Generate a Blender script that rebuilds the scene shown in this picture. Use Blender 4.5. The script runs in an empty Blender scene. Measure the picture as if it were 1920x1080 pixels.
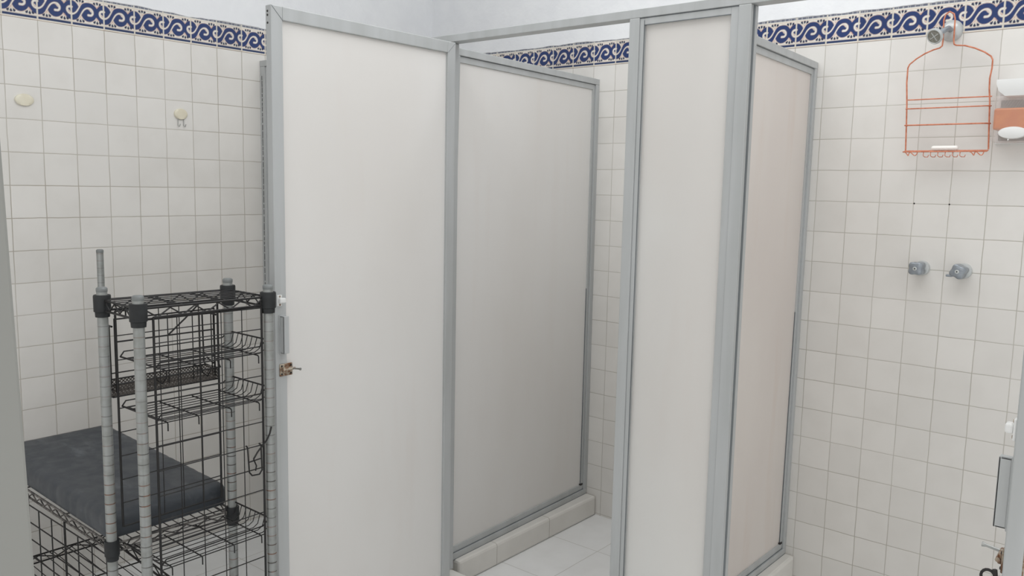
import bpy, math, random
import numpy as np
from mathutils import Vector, Matrix

C = bpy.context.scene
COL = C.collection
random.seed(7)
rng = np.random.default_rng(7)

# ---------------------------------------------------------------- camera, light, exposure
T = 0.11                                   # wall tile pitch
XL = -3.0653                               # left wall plane
ZB = 1.988                                 # underside of the painted border course
PITCH, ROLL, YAW, FPX = math.radians(7.02468), math.radians(1.16763), math.radians(-39.55486), 1558.82

def make_camera():
    f = Vector((math.sin(YAW), math.cos(YAW), 0)); r = Vector((math.cos(YAW), -math.sin(YAW), 0)); u = Vector((0, 0, 1))
    f2 = f*math.cos(PITCH) - u*math.sin(PITCH); u2 = u*math.cos(PITCH) + f*math.sin(PITCH)
    r3 = r*math.cos(ROLL) + u2*math.sin(ROLL); u3 = u2*math.cos(ROLL) - r*math.sin(ROLL)
    cd = bpy.data.cameras.new('camera'); cd.sensor_width = 36; cd.lens = 36*FPX/1920
    cd.clip_start = 0.05; cd.clip_end = 100
    co = bpy.data.objects.new('camera', cd); COL.objects.link(co)
    co.matrix_world = Matrix(((r3.x, u3.x, -f2.x, 0), (r3.y, u3.y, -f2.y, -3.04116), (r3.z, u3.z, -f2.z, 1.47118), (0, 0, 0, 1)))
    C.camera = co
make_camera()

w = bpy.data.worlds.new('sky'); C.world = w; w.use_nodes = True
bg = w.node_tree.nodes['Background']; bg.inputs[0].default_value = (1.0, 0.99, 0.972, 1); bg.inputs[1].default_value = 0.90

def area(name, loc, rot, sx, sy, power, color):
    l = bpy.data.lights.new(name, 'AREA'); l.shape = 'RECTANGLE'; l.size = sx; l.size_y = sy; l.energy = power; l.color = color
    o = bpy.data.objects.new(name, l); o.location = loc; o.rotation_euler = rot; COL.objects.link(o)
    return o
area('skylight_daylight', (-1.05, -1.22, 2.98), (0, 0, 0), 2.4, 1.5, 24, (0.965, 0.985, 1.0))
area('entrance_fill', (-0.1, -3.9, 2.0), (math.radians(75), 0, math.radians(25)), 1.4, 1.4, 5, (1.0, 0.95, 0.90))  # added fill lamp behind the camera, brightens faces turned towards the entrance

vs = C.view_settings
vs.view_transform = 'Standard'; vs.look = 'None'; vs.exposure = 0.0; vs.gamma = 1.0; vs.use_curve_mapping = False

# ---------------------------------------------------------------- materials
def srgb(r, g, b):
    return tuple(((c/255)/12.92 if c/255 <= 0.04045 else ((c/255+0.055)/1.055)**2.4) for c in (r, g, b)) + (1,)

class NT:
    def __init__(s, name):
        s.m = bpy.data.materials.new(name); s.m.use_nodes = True; s.t = s.m.node_tree; s.n = s.t.nodes; s.b = s.n['Principled BSDF']
    def node(s, typ, **kw):
        n = s.n.new(typ)
        for k, v in kw.items(): setattr(n, k, v)
        return n
    def set(s, sock, v):
        if isinstance(v, bpy.types.NodeSocket): s.t.links.new(v, sock)
        else: sock.default_value = v
    def math(s, op, a, b=0.0, c=None):
        n = s.node('ShaderNodeMath', operation=op); s.set(n.inputs[0], a); s.set(n.inputs[1], b)
        if c is not None: s.set(n.inputs[2], c)
        return n.outputs[0]
    def smooth(s, v, a, b, lo=0.0, hi=1.0):
        n = s.node('ShaderNodeMapRange', interpolation_type='SMOOTHSTEP')
        s.set(n.inputs['Value'], v); n.inputs['From Min'].default_value = a; n.inputs['From Max'].default_value = b
        n.inputs['To Min'].default_value = lo; n.inputs['To Max'].default_value = hi
        return n.outputs[0]
    def mix(s, fac, a, b):
        n = s.node('ShaderNodeMix', data_type='RGBA'); s.set(n.inputs[0], fac); s.set(n.inputs[6], a); s.set(n.inputs[7], b)
        return n.outputs[2]
    def pos(s):
        g = s.node('ShaderNodeNewGeometry'); x = s.node('ShaderNodeSeparateXYZ'); s.t.links.new(g.outputs['Position'], x.inputs[0])
        return g.outputs['Position'], x.outputs[0], x.outputs[1], x.outputs[2]
    def noise(s, scale, detail=3, vec=None, rough=0.5):
        n = s.node('ShaderNodeTexNoise'); n.inputs['Scale'].default_value = scale; n.inputs['Detail'].default_value = detail
        n.inputs['Roughness'].default_value = rough
        if vec is None: vec = s.pos()[0]
        s.t.links.new(vec, n.inputs['Vector'])
        return n.outputs[0]
    def stretch(s, sx, sy, sz):
        n = s.node('ShaderNodeMapping'); s.t.links.new(s.pos()[0], n.inputs[0]); n.inputs['Scale'].default_value = (sx, sy, sz)
        return n.outputs[0]
    def bump(s, h, strength=0.3, dist=0.002):
        n = s.node('ShaderNodeBump'); n.inputs['Strength'].default_value = strength; n.inputs['Distance'].default_value = dist
        s.set(n.inputs['Height'], h); s.t.links.new(n.outputs[0], s.b.inputs['Normal'])
    def base(s, v): s.set(s.b.inputs['Base Color'], v)
    def P(s, **kw):
        for k, v in kw.items(): s.set(s.b.inputs[k.replace('_', ' ')], v)
        return s

def grid_mat(name, ax, ay, ox, oy, tx, ty, tile, tile2, grout, gw, rough, gvar=0.6, bump=0.25):
    """rectangular tiles in real coordinates; ax, ay are 0/1/2 for X/Y/Z"""
    m = NT(name); ps = m.pos()
    wob = m.math('MULTIPLY', m.math('SUBTRACT', m.noise(14, 2), 0.5), 0.0035)
    u = m.math('DIVIDE', m.math('SUBTRACT', m.math('ADD', ps[1+ax], wob), ox), tx)
    v = m.math('DIVIDE', m.math('SUBTRACT', m.math('ADD', ps[1+ay], wob), oy), ty)
    def edge(q, t):
        fr = m.math('SUBTRACT', q, m.math('FLOOR', q))
        return m.math('MULTIPLY', m.math('MINIMUM', fr, m.math('SUBTRACT', 1.0, fr)), t)
    d = m.math('MINIMUM', edge(u, tx), edge(v, ty))
    wn = m.node('ShaderNodeTexWhiteNoise', noise_dimensions='2D'); cb = m.node('ShaderNodeCombineXYZ')
    m.set(cb.inputs[0], m.math('FLOOR', u)); m.set(cb.inputs[1], m.math('FLOOR', v)); m.t.links.new(cb.outputs[0], wn.inputs['Vector'])
    gm = m.smooth(d, gw*0.45, gw*1.0, 1.0, 0.0)
    gstr = m.smooth(m.noise(3.0, 3), 0.3, 0.7, gvar, 1.0)
    col = m.mix(wn.outputs[0], tile, tile2)
    blot = m.smooth(m.noise(9, 4), 0.35, 0.75, 0.0, 0.10)
    col = m.mix(blot, col, grout)
    col = m.mix(m.math('MULTIPLY', gm, gstr), col, grout)
    m.base(col)
    m.P(Roughness=m.smooth(gm, 0, 1, rough, 0.8))
    h = m.math('ADD', m.smooth(d, 0.0, gw*2.2, 0.0, 1.0), m.math('MULTIPLY', m.noise(30, 2), 0.12))
    m.bump(h, bump, 0.0015)
    m.b.inputs['Specular IOR Level'].default_value = 0.35
    return m.m

TILE1, TILE2 = srgb(227, 225, 221), srgb(221, 219, 215)
GROUT = srgb(170, 164, 153)
M = {}
M['tile_left'] = grid_mat('glazed_tile_left', 1, 2, -1.9630, ZB-18*T, T, T, TILE1, TILE2, GROUT, 0.0019, 0.28)
M['tile_back'] = grid_mat('glazed_tile_back', 0, 2, -0.9794, ZB-18*T, T, T, TILE1, TILE2, srgb(176, 172, 163), 0.0017, 0.28)
M['floor_tile'] = grid_mat('floor_tile', 0, 1, -1.772, -0.317, 0.3325, 0.3325, srgb(238, 239, 239), srgb(233, 234, 234), srgb(176, 174, 168), 0.0018, 0.22, 0.8, 0.15)
M['curb_tile'] = grid_mat('curb_tile', 0, 1, 0.37, -0.35, 3.4, 0.338, srgb(224, 222, 217), srgb(219, 217, 212), srgb(160, 154, 144), 0.0016, 0.35, 0.8, 0.2)
M['curb_front'] = grid_mat('curb_tile_front', 0, 1, -1.98, 0.37, 0.338, 3.4, srgb(224, 222, 217), srgb(219, 217, 212), srgb(160, 154, 144), 0.0016, 0.35, 0.8, 0.2)

def plaster():
    m = NT('white_plaster'); n = m.noise(9, 5); n2 = m.noise(42, 3)
    m.base(m.mix(m.smooth(n, 0.3, 0.7), srgb(236, 238, 240), srgb(231, 233, 236)))
    m.P(Roughness=0.85); m.bump(m.math('ADD', n, m.math('MULTIPLY', n2, 0.35)), 0.4, 0.008)
    return m.m
M['plaster'] = plaster()

def alu(name, c1, c2, rough=0.38, metal=0.35):
    m = NT(name); n = m.noise(3.0, 4, m.stretch(6, 6, 0.7))
    m.base(m.mix(m.smooth(n, 0.3, 0.7), c1, c2)); m.P(Roughness=rough, Metallic=metal)
    return m.m
M['alu'] = alu('anodised_aluminium', srgb(184, 187, 188), srgb(175, 178, 178), 0.42, 0.08)
M['alu_dark'] = alu('aluminium_groove', srgb(120, 126, 130), srgb(104, 110, 114), 0.5, 0.3)
M['chrome'] = alu('worn_chrome', srgb(178, 180, 178), srgb(150, 152, 150), 0.28, 0.8)

def frosted(name, c1, c2, stain, rough=0.3, trans=0.35, st=0.35, coat=0.0):
    m = NT(name)
    n = m.noise(1.6, 4, m.stretch(1, 1, 0.55)); s = m.noise(2.4, 5, m.stretch(5, 5, 0.6))
    col = m.mix(m.smooth(n, 0.35, 0.65), c1, c2)
    col = m.mix(m.smooth(s, 0.52, 0.78, 0.0, st), col, stain)
    m.base(col); m.P(Roughness=rough); m.b.inputs['Coat Weight'].default_value = coat; m.b.inputs['Coat Roughness'].default_value = 0.12
    m.b.inputs['Specular IOR Level'].default_value = 0.4
    m.bump(m.noise(2.2, 2), 0.15, 0.01)
    tr = m.node('ShaderNodeBsdfTranslucent'); m.set(tr.inputs['Color'], col)
    mx = m.node('ShaderNodeMixShader'); mx.inputs[0].default_value = trans
    out = m.n['Material Output']
    m.t.links.new(m.b.outputs[0], mx.inputs[1]); m.t.links.new(tr.outputs[0], mx.inputs[2]); m.t.links.new(mx.outputs[0], out.inputs[0])
    return m.m
M['sheet'] = frosted('frosted_plastic_sheet', srgb(241, 240, 238), srgb(237, 235, 232), srgb(226, 214, 205), 0.3, 0.22, 0.12)
M['sheet_warm'] = frosted('frosted_plastic_sheet_stained', srgb(237, 232, 227), srgb(231, 224, 219), srgb(220, 200, 186), 0.35, 0.22, 0.22)
M['sheet_gloss'] = frosted('frosted_plastic_sheet_glossy', srgb(242, 242, 240), srgb(238, 236, 233), srgb(226, 214, 205), 0.3, 0.35, 0.15, 0.4)

def plain(name, c, rough=0.5, metal=0.0, c2=None, ns=20, **kw):
    m = NT(name)
    m.base(m.mix(m.smooth(m.noise(ns, 3), 0.35, 0.65), c, c2) if c2 else c); m.P(Roughness=rough, Metallic=metal, **kw)
    return m.m
M['black_wire'] = plain('black_coated_wire', srgb(16, 16, 17), 0.5, 0.0, srgb(28, 26, 26), 30)
M['worn_wire'] = plain('worn_coated_wire', srgb(52, 50, 50), 0.5, 0.2, srgb(120, 116, 112), 60)
M['black_plastic'] = plain('black_plastic', srgb(24, 27, 29), 0.55, 0.0, srgb(34, 37, 39), 40)
M['white_plastic'] = plain('white_plastic', srgb(228, 229, 228), 0.3)
M['cream'] = plain('cream_plastic', srgb(228, 224, 206), 0.35, 0.0, srgb(220, 213, 192), 12)
M['grey_cap'] = plain('grey_cap', srgb(128, 132, 132), 0.5, 0.2)
M['copper'] = plain('rusty_copper_wire', srgb(214, 138, 108), 0.42, 0.1, srgb(190, 112, 82), 70)
M['dark'] = plain('dark_rubber', srgb(38, 36, 36), 0.7)
M['knob'] = plain('grey_chromed_plastic', srgb(158, 165, 172), 0.3, 0.45, srgb(142, 149, 156), 50)
M['knob_dark'] = plain('knob_recess', srgb(84, 86, 88), 0.5, 0.2)
M['flange'] = plain('satin_flange', srgb(198, 202, 202), 0.3, 0.3)
M['rust'] = plain('rusty_steel', srgb(176, 166, 150), 0.45, 0.5, srgb(116, 78, 52), 90)
M['shower_face'] = plain('shower_face', srgb(150, 150, 142), 0.4, 0.3, srgb(126, 126, 118), 150)
M['soap'] = plain('white_soap', srgb(244, 242, 238), 0.4)
M['amber'] = plain('amber_soap', srgb(206, 118, 40), 0.25, 0.0, srgb(196, 104, 28), 30)

def pole_mat():
    m = NT('ringed_chrome_pole'); z = m.pos()[3]
    fr = m.math('FRACT', m.math('DIVIDE', z, 0.0254))
    ring = m.smooth(m.math('ABSOLUTE', m.math('SUBTRACT', fr, 0.5)), 0.035, 0.07, 1.0, 0.0)
    wear = m.math('MULTIPLY', m.smooth(m.noise(9, 2), 0.35, 0.6, 0.5, 1.0), m.smooth(z, 0.7, 1.0, 1.0, 0.35))
    c = m.mix(m.smooth(m.noise(40, 3), 0.4, 0.7), srgb(154, 157, 156), srgb(142, 145, 142))
    ringc = m.mix(m.smooth(m.noise(25, 2), 0.45, 0.55), srgb(76, 72, 70), srgb(118, 84, 70))
    m.base(m.mix(m.math('MULTIPLY', ring, wear), c, ringc)); m.P(Roughness=0.36, Metallic=0.45)
    return m.m
M['pole'] = pole_mat()

def vinyl():
    m = NT('black_vinyl'); n = m.noise(5, 5, m.stretch(1, 2.4, 2), 0.65); n2 = m.noise(22, 4)
    dust = m.smooth(n, 0.56, 0.74, 0.0, 0.32)
    m.base(m.mix(dust, srgb(60, 65, 71), srgb(132, 137, 142))); m.P(Roughness=m.smooth(n2, 0.3, 0.7, 0.42, 0.6))
    m.bump(m.math('ADD', n, m.math('MULTIPLY', n2, 0.2)), 0.35, 0.006)
    return m.m
M['vinyl'] = vinyl()

def jamb_mat():
    m = NT('grey_painted_jamb')
    n = m.noise(13, 5, m.stretch(1, 1, 3), 0.7); sc = m.smooth(n, 0.68, 0.74, 0.0, 0.8)
    m.base(m.mix(sc, srgb(146, 147, 143), srgb(196, 194, 188))); m.P(Roughness=0.5)
    return m.m
M['jamb'] = jamb_mat()

def mesh_mat():
    m = NT('expanded_black_mesh'); p, x, y, z = m.pos()
    a = m.math('MULTIPLY', m.math('ADD', y, z), 330.0); b = m.math('MULTIPLY', m.math('SUBTRACT', m.math('ADD', x, y), z), 330.0)
    k = m.math('MAXIMUM', m.math('ABSOLUTE', m.math('SINE', a)), m.math('ABSOLUTE', m.math('SINE', b)))
    al = m.smooth(k, 0.80, 0.88)
    m.base(srgb(84, 79, 75)); m.P(Roughness=0.5)
    m.set(m.b.inputs['Alpha'], m.smooth(al, 0, 1, 0.12, 1.0))
    return m.m
M['mesh'] = mesh_mat()

def clear_mat():
    m = NT('clear_plastic_body'); m.base(srgb(226, 218, 214)); m.P(Roughness=0.15, Alpha=0.22)
    return m.m
M['clear'] = clear_mat()

def border_mat():
    m = NT('painted_border_tile'); a = m.node('ShaderNodeVertexColor', layer_name='paint')
    m.base(a.outputs[0]); m.P(Roughness=0.25); m.b.inputs['Specular IOR Level'].default_value = 0.4
    m.bump(m.noise(60, 2), 0.15, 0.001)
    return m.m
M['border'] = border_mat()

# ---------------------------------------------------------------- mesh helpers
class MB:
    """collects vertices and faces in world coordinates; every face remembers a material slot"""
    def __init__(s): s.v = []; s.f = []; s.mi = []; s.sm = []
    def add(s, vs_, fs, mi=0, smooth=False):
        k = len(s.v); s.v += [tuple(p) for p in vs_]; s.f += [tuple(i+k for i in f) for f in fs]
        s.mi += [mi]*len(fs); s.sm += [smooth]*len(fs); return s
    def box(s, x0, x1, y0, y1, z0, z1, mi=0, bev=0.0):
        x0, x1 = sorted((x0, x1)); y0, y1 = sorted((y0, y1)); z0, z1 = sorted((z0, z1))
        if bev <= 0:
            v = [(x, y, z) for x in (x0, x1) for y in (y0, y1) for z in (z0, z1)]
            return s.add(v, [(0, 1, 3, 2), (4, 6, 7, 5), (0, 4, 5, 1), (2, 3, 7, 6), (0, 2, 6, 4), (1, 5, 7, 3)], mi)
        b = min(bev, (x1-x0)/2.01, (y1-y0)/2.01, (z1-z0)/2.01)
        import bmesh
        bm = bmesh.new(); bmesh.ops.create_cube(bm, size=1)
        for q in bm.verts: q.co = Vector(((x0+x1)/2+q.co.x*(x1-x0), (y0+y1)/2+q.co.y*(y1-y0), (z0+z1)/2+q.co.z*(z1-z0)))
        bmesh.ops.bevel(bm, geom=bm.edges[:], offset=b, segments=2, profile=0.5, affect='EDGES')
        bm.verts.index_update()
        s.add([q.co[:] for q in bm.verts], [[q.index for q in f.verts] for f in bm.faces], mi); bm.free(); return s
    def tube(s, pts, r, n=8, mi=0, closed=False, caps=True):
        P = [Vector(p) for p in pts]; m = len(P); rs = r if isinstance(r, (list, tuple)) else [r]*m
        prev = None; vs_ = []
        for i in range(m):
            if closed: d = (P[(i+1) % m]-P[i-1])
            elif i == 0: d = P[1]-P[0]
            elif i == m-1: d = P[-1]-P[-2]
            else: d = (P[i+1]-P[i]).normalized()+(P[i]-P[i-1]).normalized()
            d = d.normalized()
            if prev is None:
                a = Vector((0, 0, 1)) if abs(d.z) < 0.9 else Vector((1, 0, 0)); nx = d.cross(a).normalized()
            else: nx = (prev-d*prev.dot(d)).normalized()
            prev = nx; ny = d.cross(nx)
            for k in range(n):
                t = 2*math.pi*k/n; vs_.append(P[i]+nx*math.cos(t)*rs[i]+ny*math.sin(t)*rs[i])
        fs = []; L = m if closed else m-1
        for i in range(L):
            j = (i+1) % m
            for k in range(n): fs.append((i*n+k, i*n+(k+1) % n, j*n+(k+1) % n, j*n+k))
        if caps and not closed: fs += [tuple(range(n))[::-1], tuple((m-1)*n+k for k in range(n))]
        return s.add(vs_, fs, mi, True)
    def lathe(s, prof, origin, axis=(0, 0, 1), n=24, mi=0, sx=1.0, sy=1.0, up=(0, 0, 1)):
        """prof: (radius, height) pairs along axis"""
        a = Vector(axis).normalized(); q = Vector(up) if abs(a.dot(Vector(up))) < 0.9 else Vector((1, 0, 0))
        x = a.cross(q).normalized(); y = x.cross(a).normalized(); o = Vector(origin); vs_ = []
        for (r, h) in prof:
            for k in range(n):
                t = 2*math.pi*k/n; vs_.append(o+a*h+x*(math.cos(t)*r*sx)+y*(math.sin(t)*r*sy))
        fs = []
        for i in range(len(prof)-1):
            for k in range(n): fs.append((i*n+k, i*n+(k+1) % n, (i+1)*n+(k+1) % n, (i+1)*n+k))
        fs += [tuple(range(n))[::-1], tuple((len(prof)-1)*n+k for k in range(n))]
        return s.add(vs_, fs, mi, True)
    def warp(s, fn): s.v = [tuple(fn(*p)) for p in s.v]; return s
    def build(s, name, mats, parent=None, origin=None, auto=True):
        mats = mats if isinstance(mats, (list, tuple)) else [mats]
        if parent is not None: o0 = Vector(parent['_w'])
        elif origin is not None: o0 = Vector(origin)
        else:
            a = np.array(s.v); o0 = Vector(((a[:, 0].min()+a[:, 0].max())/2, (a[:, 1].min()+a[:, 1].max())/2, a[:, 2].min()))
        me = bpy.data.meshes.new(name); me.from_pydata([tuple(Vector(p)-o0) for p in s.v], [], s.f)
        for m_ in mats: me.materials.append(m_)
        me.polygons.foreach_set('material_index', s.mi)
        me.polygons.foreach_set('use_smooth', s.sm); me.update()
        if any(s.sm):
            try: me.set_sharp_from_angle(angle=math.radians(50))
            except Exception: pass
        o = bpy.data.objects.new(name, me); COL.objects.link(o)
        if parent is not None: o.parent = parent
        else: o.location = o0
        o['_w'] = tuple(o0); USED.append(o)
        return o
USED = []
def tag(o, label=None, cat=None, group=None, kind=None):
    for k, v in (('label', label), ('category', cat), ('group', group), ('kind', kind)):
        if v: o[k] = v
    return o
def thing(name, label, cat, loc, group=None):
    o = bpy.data.objects.new(name, None); o.empty_display_size = 0.05; COL.objects.link(o); o.location = loc
    o['_w'] = tuple(loc); USED.append(o)
    return tag(o, label, cat, group)
def struct(name, mb, mats, label=None):
    o = mb.build(name, mats); o['kind'] = 'structure'
    if label: o['label'] = label
    return o
def children(o): return [c for c in list(bpy.data.objects) if c.parent == o]
def copy_tree(o, parent=None, loc=None):
    kids = children(o); c = o.copy(); COL.objects.link(c); c.parent = parent
    if loc is not None: c.location = loc
    USED.append(c)
    for k in kids: copy_tree(k, c)
    return c

# ---------------------------------------------------------------- the room
FRONT = -1.0          # plane of the stall fronts
ZT = 3.0              # ceiling
WT = 0.12
mb = MB(); mb.box(XL-WT, 1.0, -4.3, WT, -0.10, 0.0); struct('floor', mb, M['floor_tile'])

def tiled_wall(name, mb, mat): return struct(name, mb, mat, 'white square glazed tiles up to the painted border')
mb = MB(); mb.box(XL-WT, XL, -4.3, 0.0, 0, ZB); wl = tiled_wall('wall_left', mb, M['tile_left'])
mb = MB(); mb.box(XL-WT, 1.0, 0.0, WT, 0, ZB); tiled_wall('wall_back', mb, M['tile_back'])

# plaster above the border, with a hand-trowelled lower edge that laps over the border tiles
def plaster_wall(name, p0, p1, nrm, z0, lap=0.0035):
    p0, p1, nrm = Vector(p0), Vector(p1), Vector(nrm); L = (p1-p0).length; n = int(L/0.012); vs_ = []; fs = []
    ph = rng.normal(0, 1, n+1); ph = np.convolve(ph, np.ones(5)/5, 'same'); ph2 = np.convolve(rng.normal(0, 1, n+1), np.ones(23)/23, 'same')
    for i in range(n+1):
        q = p0+(p1-p0)*i/n; zz = z0+float(ph[i])*0.0022+float(ph2[i])*0.007
        for (off, z) in ((-WT, z0-0.05), (0.0, z0-0.05), (0.0, zz), (lap, zz+0.003), (lap, zz+0.02), (lap, zz+0.12), (lap, ZT), (-WT, ZT)):
            vs_.append((q.x+nrm.x*off, q.y+nrm.y*off, z))
    for i in range(n):
        for k in range(8):
            a, b = i*8+k, i*8+(k+1) % 8; fs.append((a, b, b+8, a+8))
    fs += [tuple(range(8)), tuple(n*8+k for k in range(8))[::-1]]
    m = MB(); m.add(vs_, fs, 0, False)
    return struct(name, m, M['plaster'])
# short blocks behind the border course
BH = 0.106
plaster_wall('wall_left_upper', (XL, -4.3, 0), (XL, 0.0, 0), (1, 0, 0), ZB+BH-0.004)
plaster_wall('wall_back_upper', (XL-WT, 0, 0), (1.0, 0, 0), (0, -1, 0), ZB+BH-0.004)

# ceiling with a skylight opening
mb = MB()
sx0, sx1, sy0, sy1 = -2.55, 0.15, -2.2, -0.3
mb.box(XL-WT, sx0, -4.3, WT, ZT, ZT+0.1); mb.box(sx1, 1.0, -4.3, WT, ZT, ZT+0.1)
mb.box(sx0, sx1, -4.3, sy0, ZT, ZT+0.1); mb.box(sx0, sx1, sy1, WT, ZT, ZT+0.1)
struct('ceiling', mb, M['plaster'])

# painted scroll border: one course of tiles, colour computed per point of a fine grid
def seg_dist(P, path):
    d = np.full(len(P), 9.0); tt = np.zeros(len(P)); n = len(path)-1
    for i in range(n):
        a, b = np.array(path[i]), np.array(path[i+1]); ab = b-a
        t = np.clip(((P-a)@ab)/(ab@ab+1e-12), 0, 1); q = np.hypot(*(P-(a+t[:, None]*ab)).T)
        m_ = q < d; d[m_] = q[m_]; tt[m_] = (i+t[m_])/n
    return d, tt
def catmull(pts, k=8):
    p = [np.array(q, float) for q in pts]; p = [2*p[0]-p[1]]+p+[2*p[-1]-p[-2]]; out = []
    for i in range(1, len(p)-2):
        for j in range(k):
            t = j/k; out.append(0.5*((2*p[i])+(-p[i-1]+p[i+1])*t+(2*p[i-1]-5*p[i]+4*p[i+1]-p[i+2])*t*t+(-p[i-1]+3*p[i]-3*p[i+1]+p[i+2])*t**3))
    out.append(p[-2]); return out
def paint(P):
    """P: points of one tile in 0..1 x 0..BH/T; returns linear colours"""
    cream = np.array(srgb(222, 220, 212)[:3]); blue = np.array(srgb(34, 55, 104)[:3]); dk = np.array(srgb(36, 42, 72)[:3])
    tan = np.array(srgb(202, 164, 146)[:3]); deep = np.array(srgb(34, 52, 92)[:3])
    col = np.tile(cream, (len(P), 1))
    def lay(mask, c): col[:] = col*(1-mask[:, None])+c*mask[:, None]
    def sm(d, r, s=0.012): return np.clip((r-d)/s+0.5, 0, 1)
    v = P[:, 1]
    band = catmull([(-.12, .32), (0, .27), (.1, .285), (.2, .38), (.3, .53), (.4, .65), (.53, .69), (.65, .66), (.75, .54), (.85, .38), (.93, .30), (1, .27), (1.12, .30)])
    curl = catmull([(.66, .62), (.71, .50), (.68, .37), (.60, .29), (.50, .265), (.41, .32), (.37, .42), (.42, .505), (.50, .50)])
    stroke = catmull([(.17, .20), (.24, .29), (.31, .42), (.39, .54), (.49, .605), (.59, .60), (.65, .53), (.65, .45), (.60, .40), (.52, .395)])
    def sym(path): return [np.array((.53-q[0], .97-q[1])) for q in path]
    def shift(path, s): return [np.array((q[0]+s, q[1])) for q in path]
    curls = [curl, sym(curl), shift(sym(curl), 1)]; strokes = [stroke, sym(stroke), shift(sym(stroke), 1)]
    hooks = []
    # thin tan outline, then blue, then cream hooks
    for pth, r in [(band, .084)]+[(c, .072) for c in curls]:
        d, t = seg_dist(P, pth); lay(sm(d, r+.022)*0.55, tan)
    for pth, r in [(band, .084)]+[(c, .072) for c in curls]:
        d, t = seg_dist(P, pth); lay(sm(d, r), blue)
    for cc in ((.515, .395), (.015, .575), (1.015, .575)): lay(sm(np.hypot(P[:, 0]-cc[0], v-cc[1]), .135), blue)
    for c in strokes:
        d, t = seg_dist(P, c); rr = .011+.020*t
        lay(sm(d, rr+.012)*0.5, tan); lay(sm(d, rr), cream)
    # flower buds in threes
    for (bx, by, dx) in ((.27, .665, -1), (.80, .655, 1), (.27, .315, -1), (.79, .325, 1)):
        up = 1 if by > .5 else -1
        for k in (-1, 0, 1):
            x1, y1 = bx+k*.078, by+up*.118-up*abs(k)*.008
            d, t = seg_dist(P, [(bx, by), (x1, y1)]); lay(sm(d, .009)*0.7*(t < .8), tan)
            a = np.array((x1-bx, y1-by)); a /= np.hypot(*a); q0 = np.array((x1, y1))-a*.03; q1 = np.array((x1, y1))+a*.020
            d, t = seg_dist(P, [q0, q1]); lay(sm(d, .012+.026*t), dk)
    lay(sm(np.abs(v-.082), .036), deep); lay(sm(np.abs(v-.140), .006)*.7, tan)
    lay(sm(np.abs(v-.845), .006)*.8, tan); lay(sm(np.abs(v-.925), .034)*.85, deep)
    e = np.minimum(P[:, 0], 1-P[:, 0]); lay(sm(e, .022, .015), np.array(srgb(214, 208, 196)[:3]))
    lay(sm(v, .015, .02)*.7, np.array(srgb(206, 178, 160)[:3]))
    return col
NU, NV = 60, 56
vv = BH/T
gu, gv = np.meshgrid(np.linspace(0, 1, NU+1), np.linspace(0, vv, NV+1)); PTS = np.stack([gu.ravel(), gv.ravel()], 1)
TILECOL = paint(PTS)
def border(name, p_of, k0, k1, ku, clip0, clip1):
    """p_of(s, z) gives a world point on the face of the wall, s in tiles"""
    NT_ = k1-k0; vs_ = np.zeros((NT_*len(PTS), 3)); cols = np.ones((NT_*len(PTS), 4)); fs = []
    base = np.array([[j*(NU+1)+i, j*(NU+1)+i+1, (j+1)*(NU+1)+i+1, (j+1)*(NU+1)+i] for j in range(NV) for i in range(NU)])
    allf = []
    for t in range(NT_):
        s = k0+t+PTS[:, 0]; s = np.clip(s, clip0, clip1)
        vs_[t*len(PTS):(t+1)*len(PTS)] = p_of(s, ZB+PTS[:, 1]*T)
        g = rng.uniform(.93, 1.08); h = 1+rng.normal(0, .04, len(PTS))
        c = TILECOL*g*h[:, None]
        # worn top line
        wear = (PTS[:, 1] > .88) & (np.sin(PTS[:, 0]*37+t*3)+np.sin(PTS[:, 0]*91+t) > .6)
        c[wear] = c[wear]*.4+.3
        cols[t*len(PTS):(t+1)*len(PTS), :3] = np.clip(c, 0, 1); allf.append(base+t*len(PTS))
    allf = np.concatenate(allf)
    me = bpy.data.meshes.new(name); me.from_pydata(vs_.tolist(), [], allf.tolist())
    ca = me.color_attributes.new('paint', 'FLOAT_COLOR', 'POINT'); ca.data.foreach_set('color', cols.ravel()); me.materials.append(M['border']); me.update()
    o = bpy.data.objects.new(name, me); COL.objects.link(o); o['kind'] = 'structure'; o['label'] = 'blue and cream painted scroll border tiles'
    sol = o.modifiers.new('thickness', 'SOLIDIFY'); sol.thickness = 0.006; sol.offset = 1 if name == 'trim_1' else 1
    return o
def p_left(s, z): return np.stack([np.full_like(z, XL+0.0015), -1.9630+s*T, z], 1)
def p_back(s, z): return np.stack([-0.9794+s*T, np.full_like(z, -0.0015), z], 1)
b1 = border('trim_1', p_left, -9, 18, NU, -9, 17.84)
b2 = border('trim_2', p_back, -19, 12, NU, -18.96, 12)
for o_, n_ in ((b1, (1, 0, 0)), (b2, (0, -1, 0))):
    o_.modifiers['thickness'].offset = -1
    if o_.data.polygons[0].normal.dot(Vector(n_)) < 0: o_.data.flip_normals()

# kerbs under the partitions and along the stall fronts
ZC = 0.09
def kerb(name, x0, x1, y0, y1, mat):
    m = MB(); m.box(x0, x1, y0, y1, 0.0, ZC, 0, 0.010); return struct(name, m, mat)
kerb('trim_3', -2.115, -1.992, -0.900, 0.0, M['curb_tile'])
kerb('trim_4', -1.205, -1.082, -0.900, 0.0, M['curb_tile'])
kerb('trim_5', XL, 0.2, -1.006, -0.957, M['curb_front'])

# near jamb at the left edge of the view (very slightly out of plumb)
mb = MB(); mb.box(-1.22, -0.974, -2.73, -2.67, 0.0, 2.3, 0, 0.004)
mb.box(-1.108, -1.100, -2.672, -2.664, 0.0, 2.3, 0)
mb.warp(lambda x, y, z: (x-0.066*z, y, z))
struct('trim_6', mb, M['jamb'], 'scuffed grey painted door jamb in the near left foreground')
for z in (0.22,): pass

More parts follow.
